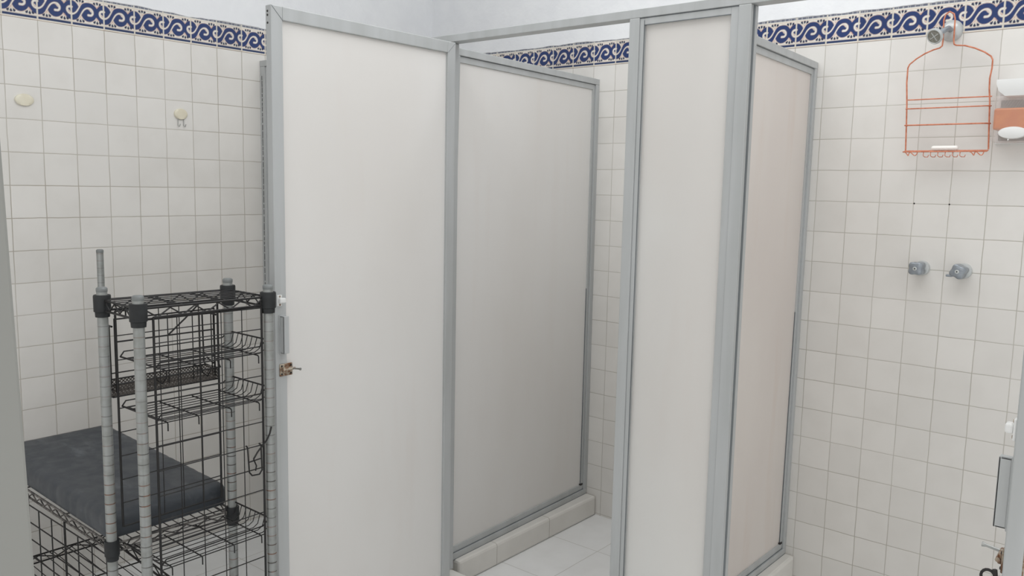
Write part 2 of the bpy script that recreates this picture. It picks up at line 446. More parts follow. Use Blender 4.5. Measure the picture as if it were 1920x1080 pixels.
# ---------------------------------------------------------------- shower partitions
def partition(name, label, xf_t, xb_t, xf_b, xb_b, y0, y1, sheet, z0=ZC, z1=1.93):
    """aluminium frame along Y from y0 (front) to y1 (wall); right face offset bilinear"""
    t = thing(name, label, 'shower partition', ((xf_b+xb_b)/2, (y0+y1)/2, z0))
    def wp(x, y, z):
        a = (y-y0)/(y1-y0); b = (z-z0)/(z1-z0)
        xo = (xf_b*(1-a)+xb_b*a)*(1-b)+(xf_t*(1-a)+xb_t*a)*b
        return (x+xo, y, z)
    m = MB(); W = 0.032
    # outer channel (front face at x=0, back at -.034)
    m.box(-.034, 0, y0, y1, z1-.024, z1, 0, .0015)          # top rail
    m.box(-.029, -.007, y0+.02, y1-.026, z1-.046, z1-.024, 0, .001)
    m.box(-.034, 0, y1-.026, y1, z0, z1-.024, 0, .0015)     # wall stile
    m.box(-.029, -.007, y1-.042, y1-.026, z0+.03, z1-.04, 0, .001)
    m.box(-.034, 0, y0, y0+.026, z0, z1-.024, 0, .0015)     # front stile
    m.box(-.036, .002, y0, y1-.012, z0, z0+.022, 0, .0015)  # bottom rail
    m.box(-.029, -.006, y0+.02, y1-.03, z0+.022, z0+.046, 0, .001)
    m.warp(wp); m.build('frame', M['alu'], t)
    g = MB()
    g.box(-.008, -.0062, y0, y1-.026, z1-.0262, z1-.0245, 0); g.box(-.010, -.0045, y0, y1-.026, z0+.0215, z0+.0245, 0)
    g.box(-.036, .003, y0, y1-.012, z0-.0005, z0+.0015, 0); g.box(-.0115, -.0085, y1-.0435, y1-.042, z0+.03, z1-.9, 0)
    g.warp(wp); o = g.build('sealing_strip', M['alu_dark'], t); o['label'] = 'dark sealing line in the frame'
    s = MB(); ny, nz = 16, 30; vs_ = []; fs = []
    for side, xx in ((0, -.012), (1, -.016)):
        for j in range(nz+1):
            for i in range(ny+1):
                a, b = i/ny, j/nz
                vs_.append((xx+.004*math.sin(math.pi*a)*math.sin(math.pi*b), y0+.024+(y1-.04-y0-.024)*a, z0+.04+(z1-.042-z0-.04)*b))
    n1 = (nz+1)*(ny+1)
    for j in range(nz):
        for i in range(ny):
            q = j*(ny+1)+i; fs.append((q, q+1, q+ny+2, q+ny+1)); fs.append((n1+q, n1+q+ny+1, n1+q+ny+2, n1+q+1))
    s.add(vs_, fs, 0, True); s.warp(wp); s.build('panel', sheet, t)
    m = MB(); m.box(-.014, -.004, y1-.050, y1-.030, z0+.044, z0+.052, 0, .002); m.warp(wp)
    m.build('corner_gasket', M['dark'], t)['label'] = 'black rubber bit in the lower corner'
    return t
partition('shower_partition', 'grey aluminium framed frosted partition on a tiled kerb, visible through the open first stall',
          -1.990, -2.047, -2.020, -2.045, -0.955, 0.0, M['sheet'])
partition('shower_partition', 'narrow looking frosted partition with pinkish stains, right of the fixed front panel, reaching the back wall',
          -1.055, -1.112, -1.135, -1.118, -0.955, 0.0, M['sheet_warm'])

# ---------------------------------------------------------------- stall front: header, posts, fixed panels
YF, YB = FRONT, FRONT+0.045
sf = thing('shower_front_frame', 'long grey aluminium header rail with its posts and fixed frosted panels across the stall fronts', 'shower frame', (-1.6, -1.0, ZC))
m = MB(); m.box(XL, 0.14, YF, YB, 1.938, 1.962, 0, .0015); m.build('header_rail', M['alu'], sf)
def post(x0, x1, groove=None, y0=YF, y1=YB):
    m = MB(); m.box(x0, x1, y0, y1, ZC, 1.938, 0, .002)
    return m.build('post', M['alu'], sf)
post(-2.012, -1.973)
pb = post(-1.281, -1.249)
pc = post(-0.958, -0.924)
post(-0.155, -0.118)
m = MB(); m.box(XL, XL+.034, YF, YB, ZC, 1.938, 0, .002)
pj = m.build('wall_jamb', M['alu'], sf)
g = MB(); zz = 1.90
while zz > 0.3:                                            # broken dark gasket line
    ln = random.uniform(.012, .03); g.box(XL+.0145, XL+.0165, YF-.0012, YF+.002, zz-ln, zz, 0); zz -= ln+random.uniform(.002, .008)
g.build('gasket', M['dark'], pj)['label'] = 'thin broken dark gasket line'
# recessed channel on the right flank of the posts
for (x, p) in ((-1.973, None), (-0.924, pc)):
    m = MB(); m.box(x-.001, x+.0012, YF+.014, YF+.024, ZC, 1.936, 0); m.build('channel', M['alu_dark'], p if p else sf)['label'] = 'dark groove down the side of the post'
def fixed_panel(x0, x1, sheet, bow):
    m = MB(); a, b = YF+.004, YF+.030
    m.box(x0, x0+.014, a, b, ZC, 1.936, 0, .001); m.box(x1-.022, x1, a, b, ZC, 1.936, 0, .001)
    m.box(x0+.014, x1-.022, a, b, 1.918, 1.936, 0, .001); m.box(x0+.014, x1-.022, a, b, ZC, ZC+.03, 0, .001)
    f = m.build('panel_frame', M['alu'], sf)
    g = MB(); g.box(x0+.014, x1-.022, a-.0006, a+.002, 1.9172, 1.9186, 0); g.box(x0+.0132, x0+.0148, a-.0006, a+.002, ZC, 1.93, 0)
    g.box(x1-.0008, x1+.0008, a-.0006, a+.002, ZC, 1.936, 0); g.box(x0, x1, a-.0006, a+.002, 1.9362, 1.9376, 0)
    g.build('sealing_strip', M['alu_dark'], f)
    s = MB(); nx, nz = 20, 60; vs_ = []; fs = []
    for yy in (YF+.014, YF+.018):
        for j in range(nz+1):
            for i in range(nx+1):
                u, v = i/nx, j/nz
                dome = bow*math.sin(math.pi*u)*min(1, (1-v)*7)**.5 if v < 1 else 0
                vs_.append((x0+.010+(x1-.018-x0-.010)*u, yy-dome, ZC+.02+(1.925-ZC-.02)*v))
    n1 = (nz+1)*(nx+1)
    for j in range(nz):
        for i in range(nx):
            q = j*(nx+1)+i; fs.append((q, q+1, q+nx+2, q+nx+1)); fs.append((n1+q, n1+q+nx+1, n1+q+nx+2, n1+q+1))
    s.add(vs_, fs, 0, True); return s.build('fixed_panel', sheet, sf)
fixed_panel(-1.249, -0.958, M['sheet_gloss'], .006)
fixed_panel(XL+.034, -2.012, M['sheet'], .003)

# ---------------------------------------------------------------- open shower doors
def door(label, x_in, thick, y_free, y_hinge, side, z0=.045, z1=1.931, st=.036):
    """door standing open along Y; x_in is the plane of its inner face, side=+1 if that face looks to +X"""
    xa, xb = (x_in-thick, x_in) if side > 0 else (x_in, x_in+thick)
    t = thing('shower_door', label, 'door', ((xa+xb)/2, y_hinge, z0))
    m = MB()
    m.box(xa, xb, y_free, y_free+st, z0, z1, 0, .002); m.box(xa, xb, y_hinge-st, y_hinge, z0, z1, 0, .002)
    m.box(xa, xb, y_free+st, y_hinge-st, z1-st, z1, 0, .002); m.box(xa, xb, y_free+st, y_hinge-st, z0, z0+st, 0, .002)
    m.build('frame', M['alu'], t)
    # mitred corner lines
    g = MB(); e = .0004
    for (ya, yb, sgn) in ((y_free, y_free+st, 1), (y_hinge, y_hinge-st, 1)):
        for (za, zb) in ((z1, z1-st), (z0, z0+st)):
            for xx in (xa-e, xb+e):
                g.tube([(xx, ya+(yb-ya)*.05, za+(zb-za)*.05), (xx, yb, zb)], .0006, 4)
    g.build('mitre_joint', M['alu_dark'], t)
    s = MB(); ny, nz = 16, 30; vs_ = []; fs = []; xm = (xa+xb)/2
    yy0, yy1, zz0, zz1 = y_free+st-.004, y_hinge-st+.004, z0+st-.004, z1-st+.004
    for k, dx in enumerate((.003, -.003)):
        for j in range(nz+1):
            for i in range(ny+1):
                a, b = i/ny, j/nz; vs_.append((xm+dx+side*.004*math.sin(math.pi*a)*math.sin(math.pi*b), yy0+(yy1-yy0)*a, zz0+(zz1-zz0)*b))
    n1 = (nz+1)*(ny+1)
    for j in range(nz):
        for i in range(ny):
            q = j*(ny+1)+i; fs.append((q, q+1, q+ny+2, q+ny+1)); fs.append((n1+q, n1+q+ny+1, n1+q+ny+2, n1+q+1))
    s.add(vs_, fs, 0, True); s.build('panel', M['sheet'], t)
    X = x_in; S = side
    def bx(mm, d0, d1, ya, yb, za, zb, mi=0, bev=.001): mm.box(X+S*d0, X+S*d1, ya, yb, za, zb, mi, bev)
    # white plastic catch with two screws
    m = MB(); bx(m, 0, .004, y_free+.005, y_free+.020, 1.129, 1.160); bx(m, .004, .015, y_free+.007, y_free+.026, 1.138, 1.152, 0, .003)
    c = m.build('catch', M['white_plastic'], t); c['label'] = 'small white plastic catch'
    m = MB()
    for z in (1.133, 1.156): m.lathe([(.0028, 0), (.0024, .0015)], (X+S*.004, y_free+.0125, z), (S, 0, 0), 10)
    m.build('screw', M['rust'], c)
    # long pull handle
    m = MB(); ya = y_free+.011
    bx(m, 0, .003, ya, ya+.022, .994, 1.104); bx(m, .003, .019, ya+.002, ya+.005, .997, 1.101); bx(m, .016, .019, ya+.002, ya+.020, .997, 1.101)
    bx(m, .003, .017, ya+.002, ya+.018, .997, 1.000); bx(m, .003, .017, ya+.002, ya+.018, 1.098, 1.101)
    m.build('handle', M['alu'], t)['label'] = 'long grey pull handle'
    # rusty latch
    m = MB(); yl = y_free+.010
    bx(m, 0, .004, yl, yl+.042, .931, .966, 0, .003); bx(m, .004, .010, yl+.008, yl+.036, .941, .956, 0, .002)
    m.tube([(X+S*.009, yl+.004, .9485), (X+S*.009, yl+.046, .950)], .0035, 8)
    l = m.build('latch', M['rust'], t); l['label'] = 'rusty steel slide latch'
    m = MB(); m.tube([(X+S*.009, yl+.038, .950), (X+S*.030, yl+.044, .951), (X+S*.036, yl+.045, .951)], [.0025, .0025, .004], 8)
    m.build('latch_knob', M['chrome'], l)
    m = MB()
    for (a, z) in ((.006, .937), (.006, .960), (.036, .937), (.036, .960)): m.lathe([(.003, 0), (.0022, .0016)], (X+S*.004, yl+a, z), (S, 0, 0), 8)
    m.build('screw', M['dark'], l)
    for z in (.35, 1.70):
        m = MB(); m.lathe([(.006, 0), (.006, .07)], ((xa+xb)/2+(-S)*.004, y_hinge+.006, z), (0, 0, 1), 12); m.build('hinge', M['chrome'], t)
    return t
d1 = door('large frosted shower door standing open in the middle left, beside the black wire shelving', -1.935, .025, -1.716, -1.012, 1)
m = MB()
for z in (1.915, 1.905, 1.885): m.lathe([(.0032, 0), (.0028, .001)], (-1.950, -1.716, z), (0, -1, 0), 8)
m.build('screw_hole', M['dark'], d1)
d2 = door('grey door frame edge with handle and latch cut off by the right side of the photo', -0.174, .024, -1.720, -1.012, -1)
# dark key ring hanging at the right door's latch
lt = MB(); lt.tube([(-.192+.010*math.cos(a)*.9, -1.712, .923+.010*math.sin(a)) for a in np.linspace(0, 2*math.pi, 17)[:-1]], .0022, 6, closed=True)
lt.tube([(-.184, -1.713, .936), (-.181, -1.713, .915), (-.183, -1.713, .89), (-.180, -1.713, .86)], .0035, 6)
lt.build('padlock_cord', M['dark'], d2)['label'] = 'black looped cord at the latch'
g = MB(); g.box(-.1515, -.1485, -1.7185, -1.7145, .30, 1.02); g.build('edge_seal', M['rust'], d2)['label'] = 'rust stained edge seal'

# ---------------------------------------------------------------- wire shelving
A = (-2.076, -2.118); B = (-1.876, -2.126); Cc = (-2.053, -1.787); D = (-1.861, -1.788); E_ = (-2.955, -1.728); F_ = (-2.955, -2.105)
sh = thing('wire_shelving', 'black wire shelving of a tall narrow tower joined to a low bench, ringed chrome posts', 'shelving', (-2.2, -1.95, 0))
PR = .0127
def pole(p, ztop, nm='post', r=PR, cap=True):
    m = MB(); m.lathe([(r*.6, 0), (r, .004), (r, ztop-.003), (r*.9, ztop)], (p[0], p[1], 0.012), (0, 0, 1), 20); o = m.build(nm, M['pole'], sh)
    m = MB(); m.lathe([(r*1.25, 0), (r*1.4, .004), (r*1.1, .014)], (p[0], p[1], 0), (0, 0, 1), 16); m.build('foot', M['black_plastic'], o)
    if cap:
        m = MB(); m.lathe([(r*1.02, 0), (r*1.06, .004), (r*1.06, .009), (r*.8, .012)], (p[0], p[1], ztop+.004), (0, 0, 1), 20); m.build('end_cap', M['grey_cap'], o)
    return o
pA, pB, pC, pD = (pole(p, 1.186) for p in (A, B, Cc, D))
pE = pole(E_, 1.205, r=.0115); pF = pole(F_, .60)
def collar(p, z0, z1, r, par, rot=0):
    m = MB(); m.lathe([(r*.82, 0), (r*.86, (z1-z0)*.22), (r*.98, (z1-z0)*.25), (r, z1-z0-.003), (r*.94, z1-z0)], (p[0], p[1], z0), (0, 0, 1), 20)
    return m.build('collar', M['black_plastic'], par)
for p, o in ((A, pA), (B, pB), (Cc, pC), (D, pD)): collar(p, 1.128, 1.183, .0205, o)
for p, o in ((A, pA), (Cc, pC), (E_, pE), (F_, pF)): collar(p, .495, .548, .0185, o)
for p, o in ((A, pA), (B, pB), (Cc, pC), (D, pD), (E_, pE), (F_, pF)): collar(p, .150, .20, .0185, o)
def lerp(a, b, t): return (a[0]+(b[0]-a[0])*t, a[1]+(b[1]-a[1])*t)
def truss(m, p, q, zt, zb, nz, rw=.0030, rz=.0022, inset=.014):
    L = math.hypot(q[0]-p[0], q[1]-p[1]); a, b = inset/L, 1-inset/L
    P0, P1 = lerp(p, q, a), lerp(p, q, b)
    m.tube([(*P0, zt), (*P1, zt)], rw, 8); m.tube([(*P0, zb), (*P1, zb)], rw, 8)
    pts = []
    for i in range(2*nz+1):
        t = i/(2*nz); x = lerp(P0, P1, t); pts.append((*x, zt-.003 if i % 2 == 0 else zb+.003))
    m.tube(pts, rz, 6)
def shelf(name, c00, c10, c11, c01, z, mat, drop=.028, along=0, pitch=.02, trusses=1, nz=(4, 3)):
    """corners in order; surface wires run c00->c10 when along=0"""
    m = MB()
    truss(m, c00, c10, z, z-drop, nz[0]); truss(m, c01, c11, z, z-drop, nz[0]); truss(m, c00, c01, z, z-drop, nz[1]); truss(m, c10, c11, z, z-drop, nz[1])
    if along == 0: P_ = lambda s, t: lerp(lerp(c00, c10, s), lerp(c01, c11, s), t); W = math.dist(c00, c01)
    else: P_ = lambda s, t: lerp(lerp(c00, c01, s), lerp(c10, c11, s), t); W = math.dist(c00, c10)
    n = max(2, round(W/pitch))
    for i in range(1, n):
        t = i/n; m.tube([(*P_(.0, t), z+.002), (*P_(1., t), z+.002)], .0015, 6)
    for k in range(trusses):
        s = (k+1)/(trusses+1); m.tube([(*P_(s, 0), z-.001), (*P_(s, 1), z-.001)], .0024, 6)
    return m.build(name, mat, sh)
shelf('top_shelf', A, Cc, D, B, 1.170, M['black_wire'], .026, 0, .030, 2, (5, 3))
shelf('bench_shelf', A, Cc, E_, F_, .536, M['worn_wire'], .021, 1, .026, 2, (5, 15))
shelf('bottom_shelf', A, Cc, E_, F_, .186, M['black_wire'], .026, 1, .026, 2, (3, 10))
shelf('bottom_shelf', A, Cc, D, B, .186, M['black_wire'], .026, 0, .02, 2, (3, 3))
def grid_panel(ax, fixed, a0, a1, z0, z1, na, nz, side=0, rf=.0030, rw=.0014):
    m = MB()
    pt = (lambda a, z: (fixed, a, z)) if ax == 'y' else (lambda a, z: (a, fixed, z))
    for a in (a0, a1): m.tube([pt(a, z0), pt(a, z1)], rf, 8)
    for z in (z0, z1): m.tube([pt(a0, z), pt(a1, z)], rf*.8, 8)
    for i in range(1, na): a = a0+(a1-a0)*i/na; m.tube([pt(a, z0), pt(a, z1)], rw, 6)
    for i in range(1, nz): z = z1-(z1-z0)*i/nz; m.tube([pt(a0, z), pt(a1, z)], rw, 6)
    return m.build('grid_panel', M['black_wire'], sh)
grid_panel('y', -1.862, -2.098, -1.808, .28, 1.149, 5, 14)
grid_panel('y', -2.066, -2.092, -1.812, .58, 1.140, 5, 9)
mg = MB()
for x in (-2.605, -2.353, -2.097):
    mg.tube([(x, -2.122, .20), (x, -2.122, .520)], .0032, 8)
for x in (-2.529, -2.441, -2.27, -2.185, -2.70, -2.79): mg.tube([(x, -2.122, .20), (x, -2.122, .503)], .0019, 6)
for z in (.503, .450, .398, .345, .29, .235): mg.tube([(-2.84, -2.122, z), (-2.095, -2.122, z)], .0019, 6)
mg.build('grid_panel', M['black_wire'], sh)

# cushion on the bench
def cushion():
    ca = [(-2.0925, -2.118), (-2.0925, -1.776), (-2.930, -1.735), (-2.930, -2.098)]      # plan corners
    z0, z1 = .5395, .606
    L, Wd, N, rc = .838, .345, 200, .022
    P_ = lambda s, t: lerp(lerp(ca[0], ca[3], s), lerp(ca[1], ca[2], s), t)
    def outline(ins):
        """rounded rectangle inset by ins, N points, with outward normals, in metres"""
        a, b = L/2-ins, Wd/2-ins; r = max(.004, rc-ins*.5); pts = []
        per = 4*(a+b-2*r)+2*math.pi*r; sides = [(2*(b-r), 0), (2*(a-r), 1), (2*(b-r), 2), (2*(a-r), 3)]
        for k in range(N):
            d = per*k/N
            for ln, sd in sides:
                if d < ln: break
                d -= ln
                if d < math.pi*r/2: sd = sd+.5; break
                d -= math.pi*r/2
            if sd == 0: p, n = (a, -b+r+d), (1, 0)
            elif sd == 1: p, n = (a-r-d, b), (0, 1)
            elif sd == 2: p, n = (-a, b-r-d), (-1, 0)
            elif sd == 3: p, n = (-a+r+d, -b), (0, -1)
            else:
                th = (sd-.5)*math.pi/2+d/r; cx = (a-r)*(1 if sd in (.5, 3.5) else -1); cy = (b-r)*(1 if sd in (.5, 1.5) else -1)
                p, n = (cx+r*math.cos(th), cy+r*math.sin(th)), (math.cos(th), math.sin(th))
            pts.append((p, n))
        return pts
    prof = [(.010, 0), (.002, .06), (0, .2), (0, .55), (.001, .72), (.005, .86), (.012, .95), (.024, .995), (.045, 1.015), (.09, 1.03), (.14, 1.035)]
    vs_ = []; fs = []; h_ = z1-z0
    for (ins, h) in prof:
        for k, ((x, y), (nx, ny)) in enumerate(outline(ins)):
            wr = 0
            if .1 < h < .97:
                c = x if abs(ny) > .5 else y
                wr = -.0022*max(0, math.sin(c*95+1.3*math.sin(c*31)))**6*(1 if abs(ny) > .5 else .6)+.0006*math.sin(c*140)
            u, v = .5-(x+nx*wr)/L, .5+(y+ny*wr)/Wd
            zz = z0+h_*h+((.0016*math.sin(x*11+1)*math.sin(y*17)) if h > .98 else 0)
            vs_.append((*P_(u, v), zz))
    n = len(prof)
    for i in range(n-1):
        for k in range(N): fs.append((i*N+k, i*N+(k+1) % N, (i+1)*N+(k+1) % N, (i+1)*N+k))
    fs.append(tuple((n-1)*N+k for k in range(N))); fs.append(tuple(range(N))[::-1])
    m = MB(); m.add(vs_, fs, 0, True)
    o = m.build('cushion', M['vinyl'])
    return tag(o, 'black vinyl padded cushion lying on the low wire bench', 'cushion')
cushion()

# wire trays hooked between the grid panels
def tray():
    t = thing('wire_basket', '', 'basket', (-1.96, -1.95, 1.005), 'wire trays in the shelving tower')
    z = 1.020; m = MB(); x0, x1, y0, y1 = -2.055, -1.876, -2.088, -1.806; n = 9
    for i in range(n):
        x = x0+(x1-x0)*i/(n-1); m.tube([(x, y0, z+.006), (x, y0+.012, z), (x, y1, z), (x, y1+.014, z+.008), (x, y1+.022, z+.034)], .0012, 6)
    for y in (y0+.02, y0+.10, y0+.19, y1-.01): m.tube([(x0-.002, y, z-.003), (x1+.006, y, z-.003), (x1+.010, y, z-.006), (x1+.010, y, z-.024)], .0018, 6)
    m.build('base', M['black_wire'], t)
    m = MB(); m.tube([(x0, y1+.022, z+.034), (x1, y1+.022, z+.034)], .0022, 6); m.tube([(x0, y0, z+.006), (x1, y0, z+.006)], .0022, 6)
    m.tube([(x1, y0, z+.006), (x1+.001, y0+.01, z+.018), (x1+.001, y1, z+.018), (x1, y1+.022, z+.034)], .0018, 6)
    m.tube([(x0, y0, z+.006), (x0-.001, y0+.01, z+.018), (x0-.001, y1, z+.018), (x0, y1+.022, z+.034)], .0018, 6)
    m.build('rim', M['black_wire'], t)
    return t
t1 = tray()
labs = ['black wire tray in the tower, topmost of three', 'black wire tray in the tower, middle one, just below the mesh basket', 'black wire tray in the tower, lowest of three, below the cushion level']
t1['label'] = labs[0]
for k, dz in ((1, -.127), (2, -.492)):
    c = copy_tree(t1, None, (-1.96, -1.95, 1.005+dz)); c['label'] = labs[k]

# hanging organiser with mesh trough, on the bench side of the tower
og = thing('hanging_organiser', 'black wire organiser with a fine mesh trough, hung behind the ringed posts above the cushion', 'basket', (-2.11, -1.95, .92))
m = MB(); xb = -2.078
for y in (-2.090, -2.020, -1.950, -1.880, -1.815): m.tube([(xb, y, .93), (xb, y, 1.120)], .0016, 6)
for z in (1.118, 1.06): m.tube([(xb, -2.090, z), (xb, -1.815, z)], .0022, 6)
m.tube([(xb, -1.95, 1.06), (xb, -1.90, 1.10), (xb, -1.86, 1.135), (xb+.008, -1.86, 1.141)], .0022, 6)
m.tube([(xb, -2.060, 1.118), (xb, -2.060, 1.141), (xb+.010, -2.060, 1.146)], .0022, 6)
m.build('back_frame', M['black_wire'], og)
m = MB(); xo = -2.150
for y in (-2.096, -1.810):
    m = MB(); m.tube([(xb, y, 1.10), (xo+.004, y, 1.102), (xo, y, 1.094), (xo+.004, y, .958), (xo+.012, y, .950)], .0026, 6)
    m.tube([(xb-.014, y, 1.101), (xb-.012, y, .93)], .0018, 6); m.tube([(xb-.026, y, 1.101), (xb-.024, y, .93)], .0018, 6)
    m.build('side_loop', M['black_wire'], og)
m = MB()
x0, x1, y0, y1, zb, zt = -2.142, -2.082, -2.098, -1.806, .918, .950
m.box(x0, x1, y0, y1, zb, zb+.0012); m.box(x0, x0+.0012, y0, y1, zb, zt); m.box(x1-.0012, x1, y0, y1, zb, zt)
m.box(x0, x1, y0, y0+.0012, zb, zt); m.box(x0, x1, y1-.0012, y1, zb, zt)
tr = m.build('mesh_trough', M['mesh'], og); tr['label'] = 'fine expanded metal trough'
m = MB(); m.tube([(x0, y0, zt), (x1, y0, zt), (x1, y1, zt), (x0, y1, zt)], .0022, 6, closed=True)
m.tube([(x0, y0, zt+.016), (x0, y1, zt+.016)], .0018, 6)
m.tube([(x0, y0, zb), (x1, y0, zb), (x1, y1, zb), (x0, y1, zb)], .0020, 6, closed=True)
m.build('rim', M['black_wire'], tr)
for y in (-1.99, -1.86):
    m = MB(); m.tube([(x1+.004, y, .975), (x1+.004, y+.006, .945), (x1+.006, y+.02, .932), (x1+.004, y+.03, .945)], .0020, 6); m.build('hook', M['black_wire'], og)
m = MB()
m.tube([(x1+.004, -1.84, .985), (x1+.002, -1.82, .965), (x1+.004, -1.81, .975), (x1+.004, -1.80, .95)], .0026, 6)
m.build('hook', M['black_wire'], og)

# wire hook hung on the tower's near grid panel
m = MB(); xx = -1.853
m.tube([(xx, -1.862, .782), (xx, -1.858, .715), (xx, -1.850, .704), (xx, -1.828, .702), (xx, -1.820, .712), (xx, -1.822, .780), (xx-.006, -1.824, .784)], .0022, 6)
m.tube([(xx, -1.860, .742), (xx, -1.821, .744)], .0018, 6)
m.tube([(xx, -1.862, .782), (xx-.007, -1.862, .785)], .0022, 6)
o = m.build('loop', M['black_wire'], None)
hk = thing('wire_hook', 'small black wire hook with a bent prong on the right end of the tower grid', 'hook', (-1.853, -1.84, .70))
o.data.transform(Matrix.Translation(Vector(o.location)-Vector(hk.location))); o.parent = hk; o.location = (0, 0, 0)
m = MB(); m.tube([(xx+.002, -1.846, .748), (xx+.003, -1.834, .765), (xx+.006, -1.808, .792), (xx+.008, -1.800, .808), (xx+.010, -1.796, .826)], .0022, 6)
m.tube([(xx+.002, -1.846, .748), (xx+.002, -1.838, .728), (xx+.001, -1.840, .715)], .0020, 6)
m.build('prong', M['black_wire'], hk)

# ---------------------------------------------------------------- wall hooks on the left wall
def wall_hook(label, y, z, ry, rz, prongs):
    t = thing('adhesive_hook', label, 'wall hook', (XL, y, z), None)
    m = MB(); m.lathe([(.99, 0), (1.0, .002), (1.0, .005), (.95, .0065), (.6, .007), (.2, .007)], (XL, y, z), (1, 0, 0), 40, 0, ry, rz)
    m.v = [tuple(p) for p in m.v]; m.build('oval_plate', M['cream'], t)
    if prongs:
        p = MB()
        for yy in (-.012, .011):
            p.tube([(XL+.003, y+yy, z-.012), (XL+.003, y+yy, z-.042), (XL+.005, y+yy+.001, z-.047), (XL+.009, y+yy+.003, z-.047), (XL+.012, y+yy+.004, z-.038)], .0013, 6)
        p.build('prong', M['chrome'], t)['label'] = 'two thin bent metal prongs'
    return t
wall_hook('pale cream oval wall plate without prongs near the left edge of the photo', -1.907, 1.722, .0290, .0200, False)
wall_hook('cream oval wall hook with two thin metal prongs on the left tiled wall', -1.354, 1.718, .0265, .0205, True)

# ---------------------------------------------------------------- shower valves, arm and head
def valve(label, x, z, rot, dx):
    t = thing('shower_valve', label, 'tap', (x, 0, z), 'shower valve handles')
    m = MB(); m.lathe([(.0255, 0), (.0255, .004), (.0230, .012), (.0130, .013), (.0120, .030)], (x, 0, z), (0, -1, 0), 28); m.build('flange', M['flange'], t)
    k = MB(); n = 48; vs_ = []; fs = []
    ring = []
    for i in range(n):
        a = 2*math.pi*i/n; r = .0205*(1+.10*abs(math.cos(2*a))**3) ; r = .0200+.0060*(abs(math.cos(2*a))**2.0) ; ring.append((a, r))
    ys = [(.026, .93), (.028, 1.0), (.050, .98), (.053, .93), (.0545, .80), (.0545, .3)]
    for (yy, sc) in ys:
        for (a, r) in ring: vs_.append((x+dx*yy*.30+math.cos(a+rot)*r*sc, -yy, z+math.sin(a+rot)*r*sc))
    for i in range(len(ys)-1):
        for j in range(n): fs.append((i*n+j, i*n+(j+1) % n, (i+1)*n+(j+1) % n, (i+1)*n+j))
    fs += [tuple(range(n))[::-1], tuple((len(ys)-1)*n+j for j in range(n))]
    k.add(vs_, fs, 0, True); h = k.build('handle', M['knob'], t)
    s = MB(); s.lathe([(.0065, 0), (.0065, .0012), (.004, .0016)], (x+dx*.0163, -.0543, z), (0, -1, 0), 16, 0); s.build('index_cap', M['flange'], h)
    s = MB(); s.lathe([(.0024, 0), (.0020, .0012)], (x+dx*.0163, -.0556, z), (0, -1, 0), 10, 0); s.build('screw', M['dark'], h)
    if rot < .5 and rot != 0:
        pass
    return t, h
valve('left one of the two grey square shower valve handles on the back wall', -.716, 1.223, math.pi/4, -.6)
t, h = valve('right one of the two grey shower valve handles, turned with a pointed tab', -.589, 1.223, math.radians(20), -.6)
s = MB(); s.box(-.632, -.612, -.050, -.034, 1.204, 1.212, 0, .002); s.build('tab', M['knob'], h)
# two screw holes in the tiles above the valves
for x in (-.757, -.649):
    m = MB(); m.lathe([(.0028, 0), (.0024, .0012)], (x, 0, 1.4385), (0, -1, 0), 10); o = m.build('screw_anchor', M['dark'])
    tag(o, ('left' if x < -.7 else 'right')+' one of two tiny dark screw holes above the shower valves', 'screw hole', 'screw holes in the back wall')

sa = thing('overhead_shower', 'small grey round shower head on a short arm with a domed wall flange', 'shower head', (-.684, 0, 2.0))
m = MB(); m.lathe([(.034, 0), (.0335, .006), (.029, .014), (.020, .020), (.013, .022)], (-.684, 0, 1.998), (0, -1, 0), 32); m.build('flange', M['flange'], sa)
m = MB(); m.tube([(-.684, -.015, 1.998), (-.684, -.05, 1.998), (-.687, -.075, 1.990), (-.699, -.098, 1.976)], .0085, 14); m.build('arm', M['knob'], sa)
ax = Vector((-.25, -.85, -.42)).normalized(); c0 = Vector((-.699, -.098, 1.976)); 
m = MB(); m.lathe([(.010, -.004), (.011, .004), (.018, .014), (.0245, .020), (.0252, .027), (.0235, .0285)], c0, ax, 32); hd = m.build('head', M['flange'], sa)
m = MB(); m.lathe([(.0215, 0), (.0210, .0012)], c0+ax*.0285, ax, 32); fc = m.build('spray_face', M['shower_face'], hd)
m = MB(); u1 = ax.cross(Vector((0, 0, 1))).normalized(); u2 = ax.cross(u1).normalized(); cc_ = c0+ax*.0300
for a in (math.radians(25), math.radians(115)):
    d_ = u1*math.cos(a)+u2*math.sin(a); m.tube([cc_-d_*.015, cc_+d_*.015], .0012, 6)
m.tube([cc_+(u1*math.cos(a)+u2*math.sin(a))*.0215 for a in np.linspace(0, 2*math.pi, 25)[:-1]], .0012, 6, closed=True)
m.build('cross', M['flange'], hd)

# ---------------------------------------------------------------- copper shower caddy
cd = thing('shower_caddy', 'orange copper wire shower caddy hanging from the shower arm', 'shower caddy', (-.665, -.04, 1.60))
Yc = -.042; cxm = -.668
def loopy(pts): return [(x, Yc, z) for (x, z) in pts]
